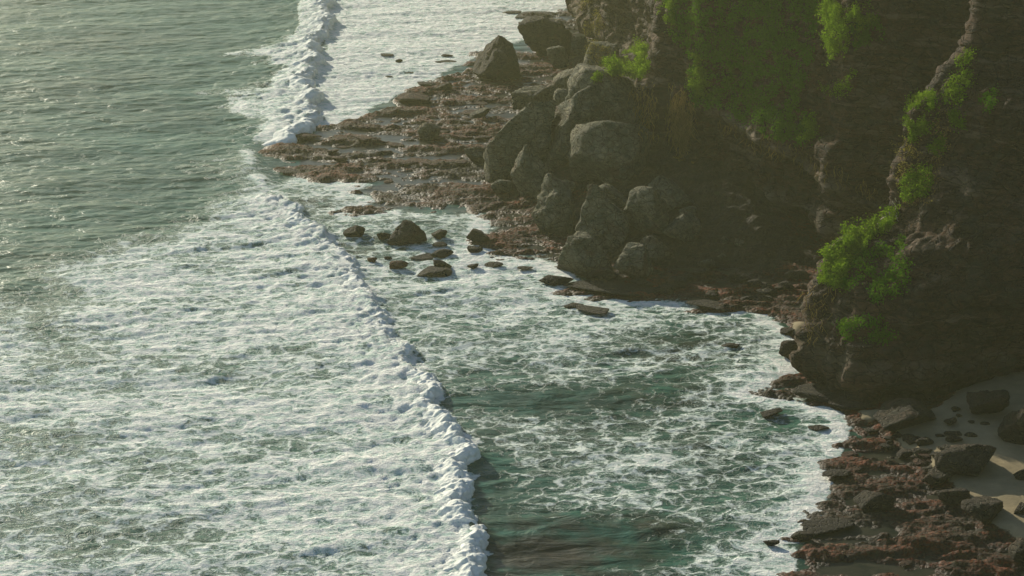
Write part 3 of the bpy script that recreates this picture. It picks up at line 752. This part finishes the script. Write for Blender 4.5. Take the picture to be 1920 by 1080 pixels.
ANCH = [(930, 110, 'the dark pyramid shaped boulder'), (1030, 75, 'the flat topped far block'), (1070, 155, 'the pale squarish boulder'), (995, 190, 'the low rounded boulder'),
        (1128, 110, 'the boulder leaning on the far cliff'), (960, 270, 'the tall olive boulder'), (1062, 250, 'the largest slab sided boulder'), (1000, 330, 'the dark domed boulder'),
        (1150, 200, 'the massive overhanging boulder'), (1145, 290, 'the broad grey green boulder'), (1040, 390, 'the pale green triangular boulder'), (1136, 410, 'the boulder with the lit ridge'),
        (1206, 400, 'the smooth tall boulder'), (1102, 480, 'the waterline boulder with lit rim'), (1188, 495, 'the channel boulder'), (1232, 465, 'the pale topped boulder'),
        (1330, 480, 'the notch of the main cliff'), (1420, 500, 'the deepest shade of the cove'), (1210, 550, 'the long flat cove ledge'), (1330, 572, 'the ledge with breaking spray'), (1450, 590, 'the small patch of wet sand'),
        (805, 248, 'the block alone on the red reef'), (770, 186, 'the round flat slab'), (890, 300, 'the small olive boulder'), (640, 245, 'the seaward point of the reef'), (700, 300, 'the western reef ledges'),
        (760, 440, 'the largest peaked surf rock'), (850, 150, 'the far reef point'), (680, 400, 'the lower reef fingers'), (1706, 780, 'the broad boulder under the headland'), (1812, 860, 'the double humped boulder'),
        (1850, 955, 'the square cut boulder'), (1645, 935, 'the dark hump on the reef'), (1762, 900, 'the reddish beach boulder'), (1600, 830, 'the golden corner of the near reef'),
        (1570, 890, 'the pointed near reef ledge'), (1555, 990, 'the jutting near reef ledge'), (1700, 1060, 'the bottom edge of the picture'), (1880, 1040, 'the lower right corner boulder'), (1740, 1000, 'the broad red swell of reef')]
def relabel(items, head):
    """items: (object, px, py); label each by its nearest landmark, side and rank"""
    from collections import defaultdict
    G = defaultdict(list)
    for o, px, py in items:
        a = min(ANCH, key=lambda q: (q[0] - px) ** 2 + ((q[1] - py) * 1.6) ** 2)
        dx, dy = px - a[0], (py - a[1]) * 1.6
        side = ('right of' if dx > 0 else 'left of') if abs(dx) > abs(dy) else ('below' if dy > 0 else 'above')
        G[(side, a[2])].append((dx * dx + dy * dy, o))
    rank = ['closest', 'second closest', 'third closest', 'fourth closest', 'fifth closest', 'sixth closest', 'seventh closest', 'eighth closest', 'ninth closest', 'tenth closest']
    for (side, nm), L in G.items():
        L.sort(key=lambda q: q[0])
        for i, (d, o) in enumerate(L):
            o['label'] = head + ' ' + side + ' ' + nm if len(L) == 1 else head + ', ' + rank[min(i, 9)] + ' ' + side + ' ' + nm
def region_fill(name, poly, n, wr, hr, label, cat, group, mat, seed, sub=3):
    rr = random.Random(seed); P = np.array(poly, float); k = 0; items = []
    while k < n:
        px = rr.uniform(P[:, 0].min(), P[:, 0].max()); py = rr.uniform(P[:, 1].min(), P[:, 1].max())
        if sdf(P, np.array([px]), np.array([py]))[0] < 0: continue
        w = rr.uniform(*wr)
        items.append((put(name, px, py, w, w * rr.uniform(*hr), label, cat, seed * 100 + k, mat, group, sub=sub, dep=0.8), px, py)); k += 1
    relabel(items, label)
region_fill('boulder', [(950, 190), (1080, 110), (1210, 150), (1250, 380), (1500, 490), (1300, 520), (1170, 520), (1050, 460), (940, 350)], 18, (18, 40), (0.5, 0.8),
            'small shaded boulder', 'boulder', 'small boulders in the gaps of the pile', M_BOULDER, 5)
region_fill('rock', [(1190, 510), (1500, 520), (1500, 570), (1400, 575), (1200, 550)], 22, (16, 44), (0.25, 0.5),
            'low shaded rock', 'rock', 'low rocks along the back of the cove', M_DARK, 6)
region_fill('rock', [(620, 250), (900, 150), (960, 200), (900, 300), (900, 370), (700, 340), (600, 310)], 30, (14, 46), (0.12, 0.26),
            'flat knob of reef rock', 'rock', 'flat knobs of rock on the red reef flat', M_REDROCK, 8)
region_fill('rock', [(1560, 830), (1740, 860), (1800, 960), (1900, 1080), (1500, 1080), (1560, 960)], 15, (16, 52), (0.12, 0.26),
            'reddish rock lump', 'rock', 'lumps of rock on the near reef flat', M_REDROCK, 9)
region_fill('rock', [(1600, 805), (1700, 815), (1800, 850), (1760, 870), (1640, 850)], 14, (16, 44), (0.25, 0.5),
            'dark seam rock', 'rock', 'rocks between the near reef and the sand', M_DARK, 10)
for k, (px, py, w, hp, lab) in enumerate([
    (1785, 800, 30, 16, 'small round rock on the shaded sand between two dark boulders'),
    (1794, 772, 20, 9, 'flat small rock on the sand, upper of the two'), (1799, 783, 12, 7, 'tiny rock right under the flat small rock on the sand'),
    (1790, 830, 32, 12, 'low rock just above the biggest beach boulder'), (1822, 795, 12, 7, 'tiny rock in the middle of the shaded sand'),
    (1848, 797, 20, 6, 'flat rock on the sand under the narrowing boulder'), (1788, 817, 34, 6, 'thin ledge of rock half buried in the shaded sand'),
    (1764, 819, 18, 5, 'thin sliver of rock left of the half buried ledge'), (1822, 819, 26, 7, 'slanting sliver of rock right of the half buried ledge')]):
    put('rock', px, py, w, hp, lab, 'rock', 300 + k, M_DARK, 'small rocks on the shaded sand', sub=3, dep=0.7)

# ------------------------------------------------------------------ creepers, dry vines, twigs
bpy.context.view_layer.update()
DG = bpy.context.evaluated_depsgraph_get()
CAMV = Vector((0, 0, CAM_Z))
SKIP = ('sea', 'reef_shore', 'breaking_wave')
def cast(px, py):
    u = (px - 960) / FPX; v = (540 - py) / FPX
    d = Vector((u, cp + v * sp, -sp + v * cp)).normalized()
    ok, loc, n, idx, ob, _ = S.ray_cast(DG, CAMV, d)
    if not ok or ob.name.split('.')[0] in SKIP: return None
    if n.dot(d) > 0: n = -n
    return loc, n
VEG = []      # collected first, linked after, so rays never hit other plants
def creeper(polys, n, size, mat, label, out=(0.05, 0.6), gap=0.0, seed=1, gs=0.035, group='green creepers on the cliffs', name='creeper_plant', sag=0.35):
    r = np.random.RandomState(seed); P = np.array(polys, float)
    lo, hi = P.min(0), P.max(0); C = []; NN = []
    tries = 0
    while len(C) < n and tries < 30:
        tries += 1
        q = r.uniform(lo, hi, (n, 2)); s = sdf(P, q[:, 0], q[:, 1])
        edge = 10 * fbm(q[:, 0] * 0.05, q[:, 1] * 0.05, seed * 1.3, 4)
        m = (s + edge > 0) & (fbm(q[:, 0] * gs, q[:, 1] * gs, seed * 2.1, 4) > gap + r.uniform(-.15, .15, n))
        for px, py in q[m]:
            hit = cast(px, py)
            if hit is None: continue
            C.append(hit[0]); NN.append(hit[1])
            if len(C) >= n: break
    if not C: return
    C = np.array([c[:] for c in C]); NN = np.array([c[:] for c in NN]); n = len(C)
    lump = 0.5 + 1.2 * fbm(C[:, 0] * 1.25, C[:, 1] * 1.25, C[:, 2] * 1.25, 3)
    lump = np.clip(lump, 0.02, 1.4)
    C = C + NN * (out[0] + (out[1] - out[0]) * lump * r.uniform(0.3, 1.0, n))[:, None] + r.normal(size=(n, 3)) * 0.10
    # three leaflets per shoot
    K = 3; co = []; fa = []; tone = []
    for k in range(K):
        a = NN * 0.6 + np.array([0, 0, 0.45]) + r.normal(size=(n, 3)) * 0.65; a /= np.linalg.norm(a, axis=1)[:, None]
        b = r.normal(size=(n, 3)); t = np.cross(a, b); t /= np.linalg.norm(t, axis=1)[:, None]; s2 = np.cross(a, t)
        L = size * r.uniform(0.6, 1.25, n)[:, None]; c = C + r.normal(size=(n, 3)) * size * 0.8
        q = np.stack([c - t * L * 0.5, c + s2 * L * 0.34 + a * L * 0.1, c + t * L * 0.55 - a * L * 0.08, c - s2 * L * 0.34 + a * L * 0.1], 1)
        co.append(q.reshape(-1, 3)); tone.append(np.repeat(np.clip(0.5 + 0.4 * lump - 0.2 + r.normal(size=n) * 0.25, 0, 1), 4))
    co = np.concatenate(co); fa = np.arange(len(co)).reshape(-1, 4)
    VEG.append((name, co, fa, mat, np.concatenate(tone), label, 'creeper' if name == 'creeper_plant' else 'vine', group))
creeper([(1236, -60), (1530, -60), (1535, 60), (1520, 130), (1500, 190), (1540, 262), (1475, 275), (1400, 232), (1330, 200), (1300, 196), (1296, 110), (1262, 70)], 19000, 0.26, M_LEAF_SHADE,
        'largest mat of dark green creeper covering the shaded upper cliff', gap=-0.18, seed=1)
creeper([(1218, -20), (1262, -30), (1272, 12), (1262, 50), (1250, 34), (1236, 10)], 900, 0.24, M_LEAF, 'bright creeper tuft at the top over the cliff corner', seed=2)
creeper([(1296, 110), (1322, 105), (1326, 150), (1322, 192), (1300, 190), (1304, 150)], 1100, 0.24, M_LEAF, 'bright narrow strip of creeper on the left rim of the dark green mat', out=(0.5, 2.0), seed=3)
creeper([(1498, 222), (1530, 220), (1532, 260), (1504, 262)], 450, 0.24, M_LEAF, 'small bright creeper clump at the lower right tip of the dark green mat', out=(0.6, 2.0), seed=4)
creeper([(1560, -20), (1592, -20), (1600, 14), (1640, 8), (1632, 32), (1602, 52), (1592, 82), (1570, 98), (1556, 60)], 2600, 0.25, M_LEAF, 'bright creeper clump high on the cliff right of the dark green mat', out=(0.8, 2.6), seed=5)
creeper([(1596, 40), (1650, 20), (1660, 70), (1600, 92)], 900, 0.25, M_LEAF_SHADE, 'dim creeper in the shade right of the high bright clump', seed=51)
creeper([(1540, 160), (1580, 158), (1604, 130), (1596, 175), (1545, 186)], 260, 0.22, M_LEAF, 'sparse creeper sprigs below the high bright clump', gap=-0.05, seed=6)
creeper([(1118, 152), (1136, 120), (1170, 100), (1200, 84), (1218, 84), (1218, 138), (1180, 142), (1140, 142)], 5000, 0.27, M_LEAF, 'yellow green creeper lying over the massive dark boulder', out=(0.5, 2.2), gap=-0.4, seed=7)
creeper([(1544, 528), (1556, 480), (1580, 440), (1624, 412), (1684, 390), (1692, 402), (1664, 432), (1622, 452), (1600, 486), (1572, 540)], 5200, 0.24, M_LEAF,
        'brightest green creeper mound on the sloping shoulder of the headland', out=(0.1, 1.5), gap=-0.12, gs=0.05, seed=8)
creeper([(1575, 530), (1600, 480), (1690, 440), (1710, 490), (1690, 550), (1620, 570)], 1500, 0.25, M_LEAF_SHADE, 'dim creeper hanging in shade under the bright mound of the headland', gap=-0.05, seed=9)
creeper([(1700, 225), (1712, 182), (1756, 172), (1756, 205), (1742, 255), (1706, 260)], 1300, 0.22, M_LEAF, 'bright hanging creeper clump halfway up the headland edge', out=(0.2, 0.9), seed=10)
creeper([(1766, 195), (1780, 150), (1796, 110), (1826, 92), (1830, 125), (1822, 160), (1800, 195)], 700, 0.22, M_LEAF, 'topmost creeper trail on the headland edge', out=(0.2, 0.8), gap=-0.15, seed=11)
creeper([(1778, 212), (1812, 205), (1816, 232), (1788, 245)], 300, 0.22, M_LEAF, 'small creeper clump below the topmost trail', out=(0.2, 0.8), gap=-0.1, seed=12)
creeper([(1836, 185), (1868, 168), (1866, 205), (1842, 210)], 220, 0.22, M_LEAF_SHADE, 'dim creeper sprig furthest right on the headland', gap=-0.1, seed=13)
creeper([(1690, 360), (1702, 322), (1740, 306), (1750, 340), (1734, 376), (1700, 380)], 900, 0.22, M_LEAF, 'creeper clump above the bleached dead branches', out=(0.2, 0.8), gap=-0.15, seed=14)
creeper([(1740, 265), (1762, 250), (1776, 280), (1750, 292)], 260, 0.22, M_LEAF, 'little creeper tuft among bare twigs on the headland edge', out=(0.2, 0.8), seed=15)
creeper([(1670, 260), (1700, 250), (1780, 190), (1800, 240), (1770, 300), (1740, 380), (1690, 390), (1680, 330)], 700, 0.2, M_DRY, 'dry leafless scrub running down the headland edge', gap=-0.05, seed=16, group='dry scrub', name='dry_shrub')
creeper([(1560, 600), (1650, 596), (1690, 630), (1640, 645), (1580, 640)], 700, 0.22, M_LEAF_SHADE, 'faint green creeper low on the headland face', gap=0.0, seed=17)
creeper([(1060, -10), (1080, 0), (1100, 60), (1090, 95), (1110, 120), (1170, 150), (1140, 90), (1120, 0)], 900, 0.22, M_DRY, 'dry scrub on the hazy far cliff', gap=0.0, seed=19, group='dry scrub', name='dry_shrub')

def strands(poly, n, lr, label, seed, wid=0.05, mat=None, group='dry vines hanging on the main cliff', name='hanging_vine', cat='vine'):
    """bundles of stems hanging free from the rock, each a tapering three sided tube"""
    r = np.random.RandomState(seed); P = np.array(poly, float); lo, hi = P.min(0), P.max(0); co = []; fa = []; tone = []; k = 0; tries = 0
    while k < n and tries < n * 30:
        tries += 1
        q = r.uniform(lo, hi); 
        if sdf(P, q[:1], q[1:])[0] < 0 or pn(q[0] * 0.06, q[1] * 0.02, seed) < -0.12: continue
        hit = cast(*q)
        if hit is None: continue
        p, nn = np.array(hit[0][:]), np.array(hit[1][:]); nn[2] = 0; nn /= np.linalg.norm(nn) + 1e-6
        L = r.uniform(*lr); m = 7; p = p + nn * r.uniform(0.1, 1.6); side = np.array([nn[1], -nn[0], 0])
        b0 = len(co); tn = np.clip(r.normal(0.5, 0.3), 0, 1); dr = r.normal(size=2) * 0.35
        for j in range(m):
            t = j / (m - 1)
            c = p + np.array([0, 0, -L * t]) + side * (dr[0] * t * L + 0.15 * math.sin(5 * t + seed + k)) + nn * (0.12 * math.sin(3 * t + k) + dr[1] * t)
            w_ = wid * (1.2 - 0.9 * t)
            for a in (0, 2.1, 4.2):
                co.append(c + side * math.cos(a) * w_ + nn * math.sin(a) * w_); tone.append(tn)
        for j in range(m - 1):
            for a in range(3):
                A = b0 + j * 3 + a; Bq = b0 + j * 3 + (a + 1) % 3; fa.append((A, Bq, Bq + 3, A + 3))
        k += 1
    if fa: VEG.append((name, np.array(co), np.array(fa), mat or M_DRY, np.array(tone), label, cat, group))
strands([(1256, 165), (1272, 150), (1300, 190), (1302, 250), (1290, 290), (1262, 240)], 900, (0.5, 1.7), 'upper tan curtain of dry vines below the cliff corner', 1)
strands([(1262, 285), (1300, 300), (1345, 345), (1350, 390), (1320, 372), (1270, 325)], 900, (0.4, 1.5), 'lower tan curtain of dry vines hanging over the notch', 2)
strands([(1190, 170), (1230, 150), (1235, 250), (1200, 260)], 200, (0.5, 1.6), 'thin grey vines beside the boulder pile at the cliff corner', 3)
strands([(1350, 210), (1500, 270), (1650, 350), (1640, 370), (1480, 300), (1360, 240)], 160, (0.5, 1.6), 'roots fringing the sloping ledge across the main cliff', 4, 0.035)
strands([(1510, 540), (1560, 520), (1575, 590), (1520, 640)], 60, (0.5, 1.6), 'grey roots down the near edge of the headland', 5, 0.04)
strands([(1664, 372), (1686, 360), (1690, 392), (1670, 408)], 34, (0.8, 2.0), 'bleached dead branches above the bright creeper mound', 6, 0.07, M_TWIG, 'bleached branches on the headland', 'dead_branch', 'branch')
for (name, co, fa, mat, tone, label, cat, group) in VEG:
    o = mesh_np(name, co, fa, mat, smooth=False, attrs={'tone': tone}); tag(o, label, cat, group)

# ------------------------------------------------------------------ haze
bm = bmesh.new(); bmesh.ops.create_cube(bm, size=1.0)
for v in bm.verts: v.co = Vector(((v.co.x) * 12800 - 2600, v.co.y * 9900 + 4190, (v.co.z + 0.5) * 90 - 5))
me = bpy.data.meshes.new('haze'); bm.to_mesh(me); bm.free()
hz = bpy.data.objects.new('haze', me); COL.objects.link(hz); hz['kind'] = 'stuff'
hm = bpy.data.materials.new('haze'); hm.use_nodes = True; n = hm.node_tree.nodes
n.remove(n['Principled BSDF']); pv = n.new('ShaderNodeVolumePrincipled'); pv.inputs['Color'].default_value = (0.92, 0.93, 0.54, 1)
pv.inputs['Density'].default_value = 0.000178; pv.inputs['Anisotropy'].default_value = 0.42
hm.node_tree.links.new(pv.outputs[0], n['Material Output'].inputs['Volume']); me.materials.append(hm)
